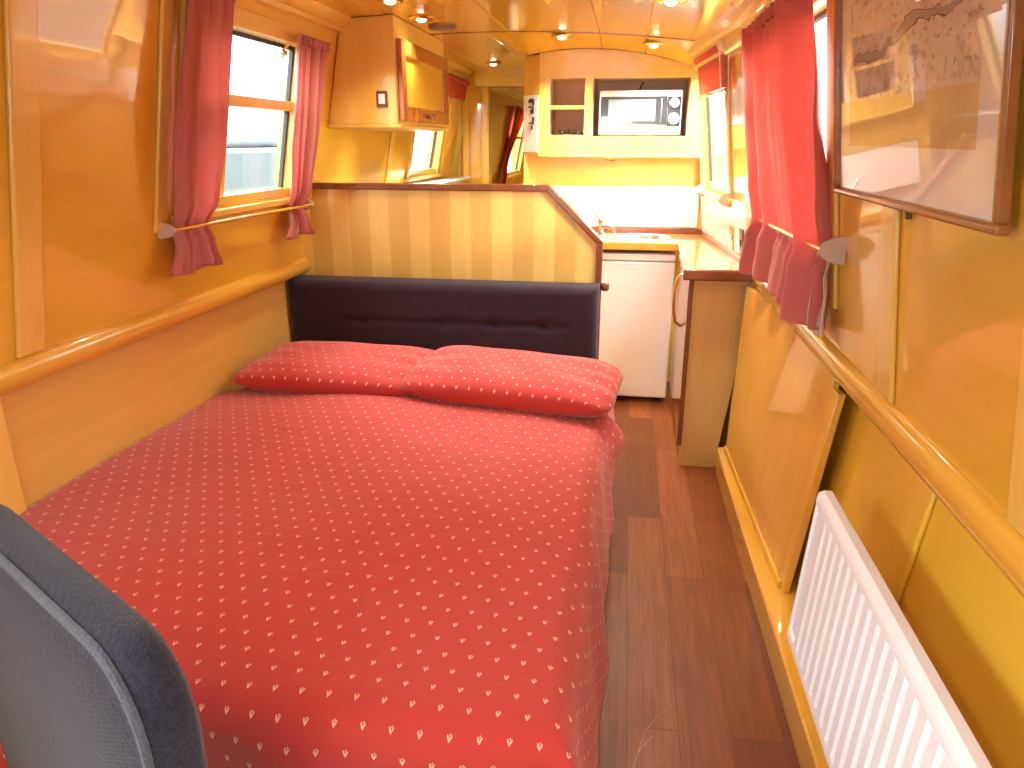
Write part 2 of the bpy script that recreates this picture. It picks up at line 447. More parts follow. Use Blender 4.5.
# ------------------------------------------------------------------ windows
def window(n, W, w, mid=None, bar=None, mat='batten_wood', head=True):
    y0, y1, z0, z1 = w
    bm = new(); t_ = .035
    for o0, o1, e in ((-.075, .012, 0),):
        wbox(bm, W, y0-.04, y0+.012, z0-.01, z1+.045, o0, o1); wbox(bm, W, y1-.012, y1+.025, z0-.01, z1+.045, o0, o1)
        wbox(bm, W, y0+.012, y1-.012, z1-.012, z1+.045, o0, o1); wbox(bm, W, y0+.012, y1-.012, z0-.01, z0+.03, o0, o1-.02)
    if mid: wbox(bm, W, y0+.012, y1-.012, mid-.018, mid+.018, -.06, -.012)
    if bar: wbox(bm, W, bar-.012, bar+.012, z0+.03, mid-.018, -.055, -.018)
    f = struct('window_%d' % n, bm, mat, bevel=.003)
    bm = new(); wbox(bm, W, y0-.06, y1+.06, z0-.035, z0-.008, -.005, .030); obj('window_sill', bm, mat, f, bevel=.006)
    bm = new(); wbox(bm, W, y0+.012, y1-.012, z0+.03, z1-.012, -.046, -.042); obj('window_pane', bm, 'window_glass', f)
    bm = new()
    for a, b, c, d in ((y0+.012, y1-.012, z1-.024, z1-.012), (y1-.026, y1-.012, z0+.03, z1-.024), (y0+.012, y0+.026, z0+.03, z1-.024)):
        wbox(bm, W, a, b, c, d, -.052, -.036)
    obj('rubber_seal', bm, 'rubber_seal', f)
    return f
w1 = window(1, LP, LWIN[1], 1.535, 2.46)
bm = new(); tube(bm, [LP(2.85, 1.70, -.03), LP(2.85, 1.735, -.02), LP(2.85, 1.755, .0)], .006, 8); lathe(bm, [(.012, -.008), (.014, 0), (.008, .01)], LP(2.85, 1.72, -.02), (1, 0, 0), 12); obj('window_catch', bm, 'brass', w1, smooth=True)
window(2, LP, LWIN[2], None); window(3, LP, LWIN[3], 1.45)
window(4, RP, RWIN[1]); window(5, RP, RWIN[2]); window(6, LP, LWIN[0]); window(7, RP, RWIN[0])

# ------------------------------------------------------------------ half partition behind the bed
PY = 3.20
part = empty('galley_partition', (-.75, PY, 0), 'half-height partition of striped staves with mahogany capping above the headboard', 'partition', kind='thing')
out = [(-1.50, 0), (-.105, 0), (-.105, .985), (-.34, 1.205), (LX(PY, 1.205), 1.205), (LX(PY, .875), .875), (-1.50, .865)]
bm = new(); prism(bm, out, lambda u, v, y: (u, y, v), PY, PY+.03); obj('striped_panel', bm, 'striped_wood', part)
def cap(poly, w0, name, mat):
    bm = new(); prism(bm, poly, lambda u, v, y: (u, y, v), PY-.012, PY+.045); return obj(name, bm, mat, part, bevel=.004)
cap([(LX(PY, 1.20), 1.20), (-.342, 1.20), (-.331, 1.228), (LX(PY, 1.228), 1.228)], 0, 'top_capping', 'mahogany_upright')
cap([(-.342, 1.20), (-.122, .985), (-.094, .993), (-.331, 1.228)], 0, 'sloping_capping', 'mahogany_upright')
cap([(-.122, .0), (-.094, .0), (-.094, .993), (-.122, .985)], 0, 'end_capping', 'mahogany_upright')
bm = new(); lathe(bm, [(.014, -.018), (.018, -.012), (.018, .012), (.014, .018)], (-.078, PY-.010, .80), (0, 0, 1), 16); obj('end_block', bm, 'mahogany', part, smooth=True)

# ------------------------------------------------------------------ bed
bed = empty('bed', (-.75, 1.9, 0), 'low double bed under the red duvet along the left wall', 'bed')
bm = new(); box(bm, -1.49, -.10, 1.0, 3.05, 0, .30); obj('bed_base', bm, 'panel_wood', bed, bevel=.006)
bm = new(); box(bm, -1.495, -.075, .985, 3.06, .30, .438); obj('mattress', bm, 'mattress_ticking', bed, bevel=.04, seg=4)

XE, YE = -.104, .958           # where the duvet starts to fall
def fall(d, r=.055):           # distance past the edge -> (outward, drop)
    if d <= 0: return 0, 0
    a = d/r
    if a < PI/2: return r*math.sin(a), r*(1-math.cos(a))
    return r, r + (d - r*PI/2)
def wob(x, y): return .006*math.sin(5.1*x+2.3*y+.4) + .005*math.sin(3.7*x-6.1*y) + .004*math.sin(11*x+7*y+1)
U0, U1, V0, V1 = -1.495, XE+.36, YE-.36, 3.045
def duvet(a, b):
    u = U0 + (U1-U0)*a; v = V0 + (V1-V0)*b
    ox, dzx = fall(u-XE); oy, dzy = fall(YE-v, .07)
    x = min(u, XE)+ox; y = max(v, YE)-oy
    # fuller in the middle of the bed, thinner at the wall and edge
    puff = .030*(1-((u+.75)/.78)**4 if abs(u+.75) < .78 else 0)
    z = .488 + puff + wob(u, v) - max(dzx, dzy)
    d = max(u-XE, 0); e = max(YE-v, 0)
    if d > 0:
        k = min(d/.12, 1)
        x += k*(.006*math.sin(9*v+.6) + .005*math.sin(17*v+2*u)) + k*.075*math.exp(-((v-2.46)/.12)**2)*math.exp(-((d-.10)/.10)**2) + .13*max(d-.04, 0)
    if e > 0:
        k = min(e/.12, 1); y -= k*(.010*math.sin(11*u)+.008*math.sin(23*u+1)) + e*.02
    q = min(max((v-2.44)/.12, 0), 1); z -= .034*q*q*(3-2*q)
    return (x, y, z)
bm = new(); grid(bm, duvet, 110, 150, uv=lambda a, b: (U0+(U1-U0)*a, V0+(V1-V0)*b))
o = obj('duvet', bm, 'sprig_cotton', smooth='all', solid=.012, sub=0)
tag(o, 'red duvet with small cream tulip sprigs spread over the bed', 'duvet')

def pillow(c, w, d, h, rz, tilt, roll, label, seed):
    bm = new(); R = Matrix.Translation(c) @ Matrix.Rotation(rz, 4, 'Z') @ Matrix.Rotation(roll, 4, 'Y') @ Matrix.Rotation(tilt, 4, 'X')
    n, m = 48, 32; rnd = random.Random(seed); ph = [rnd.uniform(0, 6) for _ in range(6)]
    def face(s):
        def fn(a, b):
            u, v = 2*a-1, 2*b-1
            th = max(0, (1-abs(u)**4))**.5 * max(0, (1-abs(v)**3.4))**.5
            px = u*w/2*(1-.03*(1-v*v)*(abs(u)**6) - .085*abs(v)**5); py = v*d/2*(1-.04*(1-u*u)*(abs(v)**6) - .13*abs(u)**7)
            wr = .006*math.sin(9*u+ph[0]+3*v)*(1-abs(v)) + .005*math.sin(14*v+ph[1]+4*u)*abs(u)**2
            z = s*h/2*th*(1 if s > 0 else .75) + wr*min(1, th*3)
            return R @ Vector((px, py, z))
        return fn
    top = grid(bm, face(1), n, m, uv=lambda a, b: (a*w+seed*.013, b*d)); bot = grid(bm, face(-1), n, m, uv=lambda a, b: (a*w, b*d))
    bmesh.ops.remove_doubles(bm, verts=bm.verts, dist=.0006)
    o = obj('pillow', bm, 'sprig_cotton', smooth='all')
    return tag(o, label, 'pillow', 'pillows on the bed')
pillow(Vector((-1.075, 2.62, .549)), .77, .50, .135, -.05, .03, .0, 'red sprigged pillow against the left wall, tucked under its neighbour', 1)
pillow(Vector((-.385, 2.555, .560)), .80, .49, .14, -.09, .04, .035, 'red sprigged pillow at the aisle side, lapping over the other pillow', 2)

# padded headboard cushion
hb = empty('headboard_cushion', (-.79, 3.12, .3), 'long dark plum buttoned cushion standing behind the pillows', 'headboard cushion')
HX0, HX1, HZ0, HZ1, HY = -1.495, -.10, .46, .815, 3.105
tufts = [(-1.13, .645), (-.76, .645), (-.55, .645), (-.33, .645)]
def hbf(a, b):
    x = HX0 + (HX1-HX0)*a; z = HZ0 + (HZ1-HZ0)*b
    ed = min(a*(HX1-HX0), (1-a)*(HX1-HX0), b*(HZ1-HZ0), (1-b)*(HZ1-HZ0)); k = min(ed/.035, 1)
    y = 3.05 + .035*(1-math.sqrt(max(0, 1-(1-k)**2)))
    if -1.25 < x < -.22: y += .006*math.exp(-((z-.645)/.012)**2)
    for tx, tz in tufts: y += .014*math.exp(-(((x-tx)/.035)**2+((z-tz)/.025)**2))
    return (x, y, z)
bm = new(); vs = grid(bm, hbf, 120, 40)
ring = [vs[i][0] for i in range(121)] + [vs[120][j] for j in range(1, 41)] + [vs[i][40] for i in range(119, -1, -1)] + [vs[0][j] for j in range(39, 0, -1)]
back = [bm.verts.new((v.co.x, 3.185, v.co.z)) for v in ring]
for i in range(len(ring)): bm.faces.new((ring[i], ring[(i+1) % len(ring)], back[(i+1) % len(ring)], back[i]))
bm.faces.new(back)
obj('cushion', bm, 'plum_upholstery', hb, smooth=True, angle=60)
for tx, tz in tufts:
    bm = new(); lathe(bm, [(.003, -.004), (.009, -.002), (.009, .001), (.004, .004)], (tx, 3.069, tz), (0, -1, 0), 14); obj('button', bm, 'plum_upholstery', hb, smooth=True)

# ------------------------------------------------------------------ navy armchair at the foot of the bed
ch = empty('armchair', (-.78, .42, 0), 'navy woven armchair with rounded back at the foot of the bed', 'armchair')
D = Vector((.865, -.502, 0)); N = Vector((.502, .865, 0))
CR = Vector((-.415, .572, 0))           # right rear upright edge
CW = .625
def chp(u, n, z): return CR - D*(CW-u) + N*n + Vector((0, 0, z))   # u: 0 far end .. CW right end, n: 0 rear face, negative to the front
def rr(u0, u1, z0, z1, r, n=8):
    pts = []
    for cx, cz, a0 in ((u1-r, z0+r*.3, -90), (u1-r, z1-r, 0), (u0+r, z1-r, 90), (u0+r, z0+r*.3, 180)):
        q = r if cz > z0+r*.5 else r*.3
        cx2 = cx if q == r else (u1-q if a0 == -90 else u0+q)
        for i in range(n+1):
            a = math.radians(a0+90*i/n); pts.append((cx2+q*math.cos(a), cz+q*math.sin(a)))
    return pts
# backrest built as stacked insets of its outline
poly = rr(0, CW, .36, .908, .10)
bm = new(); cu, cz = CW/2, .634
def ringat(ins, n):
    out_ = []
    for u, z in poly:
        su = (u-cu)*(1-ins/(CW/2)); sz = (z-cz)*(1-ins/.274); out_.append(bm.verts.new(chp(cu+su, n, cz+sz)))
    return out_
TH = .062
seq = [(.16, .012), (.08, .010), (.035, .004), (.014, -.004), (.004, -.014), (0, -.026), (0, -.040), (.003, -.050), (.007, TH*-1+.004), (.012, -TH-.002), (.016, -TH-.001), (.030, -TH-.008), (.08, -TH-.018), (.16, -TH-.022)]
rings = [ringat(*s) for s in seq]
for a, b in zip(rings, rings[1:]):
    for k in range(len(poly)): bm.faces.new((a[k], a[(k+1) % len(poly)], b[(k+1) % len(poly)], b[k]))
bm.faces.new(rings[0]); bm.faces.new(rings[-1][::-1])
br = obj('backrest', bm, 'navy_upholstery', ch, smooth='all')
bm = new()
pp = [chp(cu+(u-cu)*(1-.010/(CW/2)), -TH-.002, cz+(z-cz)*(1-.009/.274)) for u, z in poly]
tube(bm, pp+[pp[0]], .0055, 8); obj('piping', bm, 'navy_piping', br, smooth=True)
def chbox(bm, u0, u1, n0, n1, z0, z1): hexa(bm, [chp(u0,n0,z0),chp(u1,n0,z0),chp(u1,n1,z0),chp(u0,n1,z0),chp(u0,n0,z1),chp(u1,n0,z1),chp(u1,n1,z1),chp(u0,n1,z1)])
bm = new(); chbox(bm, .01, CW-.01, -.56, -TH-.03, .30, .42); obj('seat', bm, 'navy_upholstery', ch, bevel=.035, seg=4)
for u in (.05, CW-.05):
    for n in (-.50, -.06):
        bm = new(); tube(bm, [chp(u, n, 0), chp(u, n, .32)], [.016, .022], 12); obj('leg', bm, 'mahogany_upright', ch, smooth=True)

# ------------------------------------------------------------------ wall cabinet on the left
CA, CB, CX, CZ0 = 3.30, 4.19, -1.015, 1.475
cab = empty('wall_cabinet', (-1.15, 3.7, CZ0), 'pale wooden wall cabinet with cherry framed door, high on the left wall', 'cabinet')
bm = new()
def cz(x): return CZ(x)-.002
def cabpoly(y): return [(LX(y, CZ0)+.002, CZ0), (CX, CZ0), (CX, cz(CX)), (-1.15, cz(-1.15)), (LX(y, 1.90)+.05, cz(-1.2)), (LX(y, 1.87)+.004, 1.87)]
prism(bm, cabpoly(0), lambda u, v, y: (u, y, v), CA, CB); obj('cabinet_body', bm, 'pale_wood', cab, bevel=.003)
bm = new(); box(bm, LX(0, CZ0-.02)+.004, CX+.012, CA-.008, CB+.008, CZ0-.018, CZ0); obj('bottom_moulding', bm, 'pale_wood', cab, bevel=.006)
dr = empty('door', (CX, 3.72, CZ0)); dr.parent = cab; dr.location = Vector((CX, 3.72, CZ0)) - WLD[cab]
DY0, DY1, DZ0, DZ1 = 3.325, 4.17, 1.488, 1.824
bm = new(); x0, x1 = CX+.001, CX+.024
box(bm, x0, x1, DY0, DY0+.06, DZ0, DZ1); box(bm, x0, x1, DY1-.06, DY1, DZ0, DZ1)
box(bm, x0, x1, DY0+.06, DY1-.06, DZ0, DZ0+.065); box(bm, x0, x1, DY0+.06, DY1-.06, DZ1-.065, DZ1)
obj('door_frame', bm, 'cherry_wood', dr, bevel=.003)
bm = new(); box(bm, x0, x0+.010, DY0+.055, DY1-.055, DZ0+.06, DZ1-.06); obj('door_panel', bm, 'panel_wood_upright', dr)
bm = new()
for yy in (3.70, 3.75, 3.80): lathe(bm, [(.006, 0), (.006, .008), (.013, .012), (.014, .02), (.008, .026)], (x1, yy, DZ0+.034), (1, 0, 0), 14)
tube(bm, [(x1+.017, 3.70, DZ0+.034), (x1+.02, 3.75, DZ0+.038), (x1+.017, 3.80, DZ0+.034)], .007, 8)
obj('door_knob', bm, 'mahogany', dr, smooth=True)
sw = empty('light_switch', (-1.065, CA-.001, 1.575), 'small dark square switch with white rocker on the cabinet end', 'switch')
bm = new(); box(bm, -1.105, -1.055, CA-.010, CA-.001, 1.545, 1.612); obj('switch_plate', bm, 'brown_plastic', sw, bevel=.003)
bm = new(); box(bm, -1.095, -1.065, CA-.014, CA-.009, 1.558, 1.599); obj('rocker', bm, 'white_plastic', sw, bevel=.002)

# ------------------------------------------------------------------ microwave cabinet
KY, KYB = 4.28, 4.72
mc = empty('microwave_cabinet', (-.05, 4.4, 1.33), 'pale built-in cabinet with two open niches over the galley worktop', 'cabinet')
KX0, KX1 = -.505, xr(4.3)-.125*.62
N1 = (-.452, -.252, 1.437, 1.728); N2 = (-.214, .306, 1.430, 1.726)
bm = new()
def kb(x0, x1, z0, z1, y0=KY, y1=KYB): box(bm, x0, x1, y0, y1, z0, z1)
kb(KX0, N1[0], 1.335, 1.74); kb(N1[1], N2[0], 1.335, 1.74)
hexa(bm, [(N2[1],KY,1.335),(xr(4.3)-.06,KY,1.335),(xr(4.3)-.06,KYB,1.335),(N2[1],KYB,1.335),(N2[1],KY,1.74),(xr(4.3)-.11,KY,1.74),(xr(4.3)-.11,KYB,1.74),(N2[1],KYB,1.74)])
kb(N1[0], N1[1], 1.335, N1[2]); kb(N2[0], N2[1], 1.335, N2[2]); kb(N1[0], N1[1], N1[3], 1.74); kb(N2[0], N2[1], N2[3], 1.74)
top = [(KX0, 1.74)] + [(xr(4.3)-.11, 1.74), (xr(4.3)-.12, CZ(.31, 4.3)-.002)] + [(xx, CZ(xx, 4.3)-.002) for xx in (.2, .1, 0, -.1, -.2, -.3, -.4)] + [(KX0, CZ(KX0, 4.3)-.002)]
prism(bm, top, lambda u, v, y: (u, y, v), KY, KYB)
# angled corner
prism(bm, [(KX0, KY), (KX0, KYB), (-.60, KYB), (-.60, KY+.095)], lambda u, v, z: (u, v, z), 1.335, CZ(-.56, 4.3)-.002)
obj('cabinet_carcass', bm, 'pale_wood', mc)
bm = new(); box(bm, N1[0], N1[1], KYB-.15, KYB-.14, N1[2], N1[3]); box(bm, N2[0], N2[1], 4.565, 4.575, N2[2], N2[3])
for x, N_ in ((N1[0], N1), (N2[0], N2)): box(bm, x, x+.004, KY+.01, KYB-.02, N_[2], N_[3])
for x, N_ in ((N1[1], N1), (N2[1], N2)): box(bm, x-.004, x, KY+.01, KYB-.02, N_[2], N_[3])
obj('niche_lining', bm, 'niche_wood', mc)
bm = new(); box(bm, N1[0], N1[1], KY+.004, KYB-.15, 1.572, 1.590); obj('niche_shelf', bm, 'pale_wood', mc)
bm = new(); box(bm, KX0-.004, xr(4.3)-.05, KY-.012, KY+.02, 1.318, 1.336); obj('bottom_moulding', bm, 'batten_wood', mc, bevel=.005)
bm = new(); tube(bm, [(-.135, KY-.012, 1.318), (-.12, KY-.02, 1.305), (-.10, KY-.022, 1.300), (-.08, KY-.02, 1.305), (-.065, KY-.012, 1.318)], .006, 8); obj('catch', bm, 'brass', mc, smooth=True)

# white panel with dark switches on the angled corner
cp = empty('switch_panel', (-.555, 4.33, 1.35), 'white control panel with two clusters of dark switches on the angled cabinet corner', 'control panel')
A0 = Vector((-.598, KY+.093, 0)); A1 = Vector((KX0-.002, KY-.001, 0)); ad = (A1-A0).normalized(); an = Vector((ad.y, -ad.x, 0)); al = (A1-A0).length
def ap(s, n, z): return A0 + ad*s + an*n + Vector((0, 0, z))
def abox(bm, s0, s1, n0, n1, z0, z1): hexa(bm, [ap(s0,n0,z0),ap(s1,n0,z0),ap(s1,n1,z0),ap(s0,n1,z0),ap(s0,n0,z1),ap(s1,n0,z1),ap(s1,n1,z1),ap(s0,n1,z1)])
bm = new(); abox(bm, .0, al, .0005, .008, 1.345, 1.645); obj('panel_plate', bm, 'white_plastic', cp, bevel=.002)
for s, z, w_, h_ in ((.060, 1.615, .012, .020), (.078, 1.618, .010, .026), (.095, 1.610, .016, .034), (.064, 1.585, .020, .010), (.092, 1.570, .012, .036), (.075, 1.562, .006, .024),
                     (.095, 1.512, .014, .040), (.070, 1.500, .024, .008), (.084, 1.478, .010, .022)):
    bm = new(); abox(bm, s-w_/2, s+w_/2, .008, .016, z-h_/2, z+h_/2); obj('switch', bm, 'dark_plastic', cp, bevel=.002)

# coiled black flex lying in the left niche
bm = new(); pts = [(-.40+.135*i/160, 4.335+.012*math.sin(i/160*3)+.012*math.cos(2*PI*i/16), 1.437+.014+.003*math.sin(i*.03)+.012*math.sin(2*PI*i/16)) for i in range(161)]
tube(bm, pts, .0035, 6); tag(obj('coiled_cable', bm, 'cord_black', smooth='all'), 'coiled black flex lying on the floor of the small niche', 'cable')

# microwave
mw = empty('microwave', (.05, 4.45, 1.431), 'small white microwave oven with two dials in the wide niche', 'microwave oven')
mx0, mx1, mz0, mz1, my = -.176, .270, 1.436, 1.668, 4.325
bm = new(); box(bm, mx0, mx1, my, my+.22, mz0, mz1); obj('oven_body', bm, 'white_enamel', mw, bevel=.008)
md = empty('oven_door', (mx0+.17, my, mz0)); md.parent = mw; md.location = Vector((mx0+.17, my, mz0)) - WLD[mw]
bm = new(); dx1 = mx0+.366
prism(bm, [(mx0+.008, mz0+.052), (mx0+.09, mz0+.058), (mx0+.18, mz0+.060), (mx0+.28, mz0+.058), (dx1, mz0+.052), (dx1, mz1-.032), (mx0+.008, mz1-.032)], lambda u, v, y: (u, y, v), my-.012, my-.0005); obj('door_glass', bm, 'black_glass', md, bevel=.002)
bm = new(); box(bm, mx0+.05, mx0+.305, my-.0135, my-.011, mz0+.072, mz1-.048); obj('viewing_window', bm, 'oven_window', md, bevel=.001)
bm = new(); box(bm, mx0+.330, mx0+.338, my-.030, my-.022, mz0+.062, mz1-.045); box(bm, mx0+.330, mx0+.338, my-.024, my-.011, mz0+.066, mz0+.076); box(bm, mx0+.330, mx0+.338, my-.024, my-.011, mz1-.060, mz1-.050); obj('door_handle', bm, 'chrome', md, bevel=.002)
bm = new(); box(bm, mx0+.370, mx1-.006, my-.008, my-.0005, mz0+.045, mz1-.034); obj('dial_panel', bm, 'black_glass', mw, bevel=.002)
for zz, r in ((mz1-.066, .026), (mz0+.085, .030)):
    bm = new(); lathe(bm, [(r, 0), (r, .006), (r*.85, .020), (r*.6, .022)], (mx0+.404, my-.008, zz), (0, -1, 0), 24); obj('dial', bm, 'white_plastic', mw, smooth=True)
bm = new(); tube(bm, [(.06, 4.56, 1.724), (.045, 4.55, 1.70), (.04, 4.53, 1.672)], .004, 6); obj('power_cord', bm, 'cord_black', mw, smooth=True)

# ------------------------------------------------------------------ fridge
FX0, FX1, FY = -.225, .268, 3.955
fr_ = empty('fridge', (.02, 4.15, 0), 'white under-counter fridge beneath the galley worktop', 'fridge')
bm = new(); box(bm, FX0+.004, FX1-.004, FY+.055, YK-.03, .02, .832); obj('fridge_body', bm, 'white_enamel', fr_, bevel=.006)
bm = new(); box(bm, FX0, FX1, FY, FY+.045, .03, .795); fd = obj('fridge_door', bm, 'white_enamel', fr_, bevel=.012, seg=3)
bm = new(); box(bm, FX0+.006, FX1-.006, FY+.045, FY+.055, .035, .79); obj('door_seal', bm, 'grey_seal', fd)
bm = new(); box(bm, FX0, FX1, FY-.004, FY+.10, .797, .838); obj('top_fascia', bm, 'white_enamel', fr_, bevel=.008)
for xx in (FX0+.05, FX1-.05):
    bm = new(); lathe(bm, [(.018, 0), (.018, .022)], (xx, FY+.09, 0), (0, 0, 1), 12); obj('foot', bm, 'dark_plastic', fr_, smooth=True)

# ------------------------------------------------------------------ worktop, sink, tap, end cabinet
WZ0, WZ1 = .862, .90
wt = empty('worktop', (.2, 3.9, WZ0), 'L-shaped wooden galley worktop with mahogany lipping', 'worktop')
def rw(y): return xr(y) - .004
SC, SR = Vector((.078, 4.145, 0)), .152
bm = new()
# main run with a round cut-out for the bowl, then the narrow leg towards the viewer
xa, xb, ya, yb = -.52, .285, 3.945, YK-.001
outer = []; inner = []
nn = 48
for i in range(nn):
    a = 2*PI*i/nn; c_, s_ = math.cos(a), math.sin(a)
    inner.append((SC.x+SR*1.0*c_, SC.y+SR*.95*s_))
    tx = ((xb-SC.x) if c_ > 0 else (SC.x-xa))/max(abs(c_), 1e-6); ty = ((yb-SC.y) if s_ > 0 else (SC.y-ya))/max(abs(s_), 1e-6)
    k = min(tx, ty); outer.append((SC.x+c_*k, SC.y+s_*k))
for zz, flip in ((WZ1, 0), (WZ0, 1)):
    O = [bm.verts.new((p[0], p[1], zz)) for p in outer]; I = [bm.verts.new((p[0], p[1], zz)) for p in inner]
    if not flip: O1, I1 = O, I
    for i in range(nn): bm.faces.new((O[i], O[(i+1) % nn], I[(i+1) % nn], I[i]))
for i in range(nn):
    bm.faces.new((O1[i], O1[(i+1) % nn], O[(i+1) % nn], O[i])); bm.faces.new((I1[i], I1[(i+1) % nn], I[(i+1) % nn], I[i]))
hexa(bm, [(xb,3.945,WZ0),(rw(3.945),3.945,WZ0),(rw(4.34)-.004,yb,WZ0),(xb,yb,WZ0),(xb,3.945,WZ1),(rw(3.945),3.945,WZ1),(rw(4.34)-.004,yb,WZ1),(xb,yb,WZ1)])
hexa(bm, [(.258,3.10,WZ0),(rw(3.1),3.10,WZ0),(rw(3.945),3.945,WZ0),(.285,3.945,WZ0),(.258,3.10,WZ1),(rw(3.1),3.10,WZ1),(rw(3.945),3.945,WZ1),(.285,3.945,WZ1)])
obj('worktop_surface', bm, 'worktop_wood', wt)
bm = new(); box(bm, xa, .275, 3.925, 3.945, WZ0-.004, WZ1+.001); obj('front_lipping', bm, 'leaf_wood', wt, bevel=.005)
bm = new(); hexa(bm, [(.246,3.085,WZ0-.004),(.258,3.10,WZ0-.004),(.285,3.945,WZ0-.004),(.270,3.930,WZ0-.004),(.246,3.085,WZ1+.001),(.258,3.10,WZ1+.001),(.285,3.945,WZ1+.001),(.270,3.930,WZ1+.001)]); obj('side_lipping', bm, 'worktop_wood', wt, bevel=.004)
bm = new(); box(bm, .244, rw(3.08)-.002, 3.075, 3.10, WZ0-.006, WZ1+.002); obj('end_lipping', bm, 'mahogany', wt, bevel=.006)
bm = new(); box(bm, xa, rw(4.34)-.012, YK-.026, YK-.012, WZ1, .932); obj('rear_upstand', bm, 'mahogany', wt, bevel=.004)
bm = new(); hexa(bm, [(rw(3.10)-.014,3.10,WZ1),(rw(3.10),3.10,WZ1),(rw(4.33)-.010,4.33,WZ1),(rw(4.33)-.024,4.33,WZ1)] + [(rw(3.10)-.020,3.10,.928),(rw(3.10)-.008,3.10,.928),(rw(4.33)-.016,4.33,.928),(rw(4.33)-.030,4.33,.928)]); obj('side_upstand', bm, 'mahogany', wt, bevel=.004)

sk = empty('sink', (SC.x, SC.y, .845), 'round stainless steel sink bowl let into the worktop', 'sink')
def ell(r, z): return [(SC.x+r*1.0*math.cos(2*PI*i/48), SC.y+r*.95*math.sin(2*PI*i/48), z) for i in range(48)]
def rings_(bm, rs):
    R_ = [[bm.verts.new(p) for p in ell(*s)] for s in rs]
    for a, b in zip(R_, R_[1:]):
        for k in range(48): bm.faces.new((a[k], a[(k+1) % 48], b[(k+1) % 48], b[k]))
    return R_
bm = new(); R_ = rings_(bm, [(.172, .9005), (.172, .904), (.160, .906), (.150, .902), (.147, .89), (.140, .862), (.120, .848), (.02, .845)]); bm.faces.new(R_[-1]); obj('sink_bowl', bm, 'stainless_steel', sk, smooth=True, angle=60)
bm = new(); lathe(bm, [(.020, 0), (.022, .003), (.012, .004)], (SC.x, SC.y, .8455), (0, 0, 1), 16); obj('drain', bm, 'chrome', sk, smooth=True)
tp_ = empty('tap', (-.138, 4.19, WZ1), 'chrome mixer tap with raised lever behind the partition end', 'tap')
bm = new(); lathe(bm, [(.026, 0), (.026, .006), (.018, .010), (.017, .060), (.019, .066), (.017, .080), (.004, .086)], (-.138, 4.19, WZ1+.006), (0, 0, 1), 20); obj('tap_body', bm, 'tap_metal', tp_, smooth=True)
bm = new(); tube(bm, [(-.138, 4.19, .945), (-.12, 4.175, .952), (-.08, 4.16, .946), (-.055, 4.15, .930)], [.012, .011, .010, .010], 12); obj('spout', bm, 'tap_metal', tp_, smooth=True)
bm = new(); tube(bm, [(-.138, 4.19, .985), (-.158, 4.19, 1.005), (-.188, 4.188, 1.045)], [.008, .009, .010], 10); obj('lever', bm, 'tap_metal', tp_, smooth=True)
bm = new(); lathe(bm, [(.035, 0), (.036, .004), (.030, .006)], (-.138, 4.19, WZ1), (0, 0, 1), 24); obj('tap_plate', bm, 'chrome', tp_, smooth=True)

ec = empty('base_cabinet', (.38, 3.5, 0), 'narrow base cabinet with mahogany edged end panel by the aisle', 'cabinet')
bm = new(); hexa(bm, [(.29,3.125,0),(.443,3.125,0),(.443,3.155,0),(.29,3.155,0)] + [(.29,3.125,WZ0-.007),(rw(3.12)+.01,3.125,WZ0-.007),(rw(3.12)+.01,3.155,WZ0-.007),(.29,3.155,WZ0-.007)]); obj('end_panel', bm, 'oak_panel', ec)
bm = new(); box(bm, .274, .294, 3.118, 3.140, .10, WZ0-.007); obj('corner_post', bm, 'mahogany_upright', ec, bevel=.003)
bm = new(); box(bm, .305, .46, 3.16, 3.93, .0, WZ0-.012); obj('carcass', bm, 'pale_wood', ec)
bm = new(); box(bm, .283, .304, 3.165, 3.92, .10, WZ0-.014); ed = obj('door', bm, 'cherry_wood', ec, bevel=.003)
bm = new(); hp = [(.283, 3.50, .82), (.255, 3.50, .80), (.243, 3.50, .74), (.241, 3.50, .69), (.243, 3.50, .64), (.255, 3.50, .58), (.283, 3.50, .56)]
tube(bm, hp, .0075, 10); obj('handle', bm, 'brass', ed, smooth=True)

# ------------------------------------------------------------------ loose wooden leaf leaning under the right handrail
lf = empty('table_leaf', (.52, 2.5, .085), 'flat wooden board stood on the kick ledge under the right handrail', 'board')
P0, P1 = 2.0, 3.09
def lfx(y, z, n):
    k = (y-P0)/(P1-P0); b = .517*(1-k) + .482*k; t_ = .596*(1-k) + .500*k
    return Vector((b + (t_-b)*(z-.09)/.66 + n, y, z))
def lbox(bm, y0, y1, z0, z1, n0, n1): hexa(bm, [lfx(y0,z0,n0),lfx(y1,z0,n0),lfx(y1,z0,n1),lfx(y0,z0,n1),lfx(y0,z1,n0),lfx(y1,z1,n0),lfx(y1,z1,n1),lfx(y0,z1,n1)])
bm = new(); 
lbox(bm, P0+.055, P1, .107, .835, 0, .022); lbox(bm, P0, P0+.055, .107, .745, 0, .022); obj('board_face', bm, 'leaf_wood', lf, bevel=.003)
bm = new(); lbox(bm, P0+.02, P1-.02, .1065, .132, -.010, 0); obj('bottom_strip', bm, 'rail_wood', lf, bevel=.003)
tb = empty('turn_button', (.60, 1.92, .76), 'small dark turn button fixed beneath the right handrail', 'catch')
bm = new(); lathe(bm, [(.012, 0), (.014, .006), (.010, .016), (.004, .02)], RP(1.92, .772, 0), (-1, 0, 0), 14); obj('button', bm, 'brass', tb, smooth=True)
bm = new(); wbox(bm, RP, 1.90, 1.94, .764, .780, .018, .024); obj('arm', bm, 'brown_plastic', tb, bevel=.003)

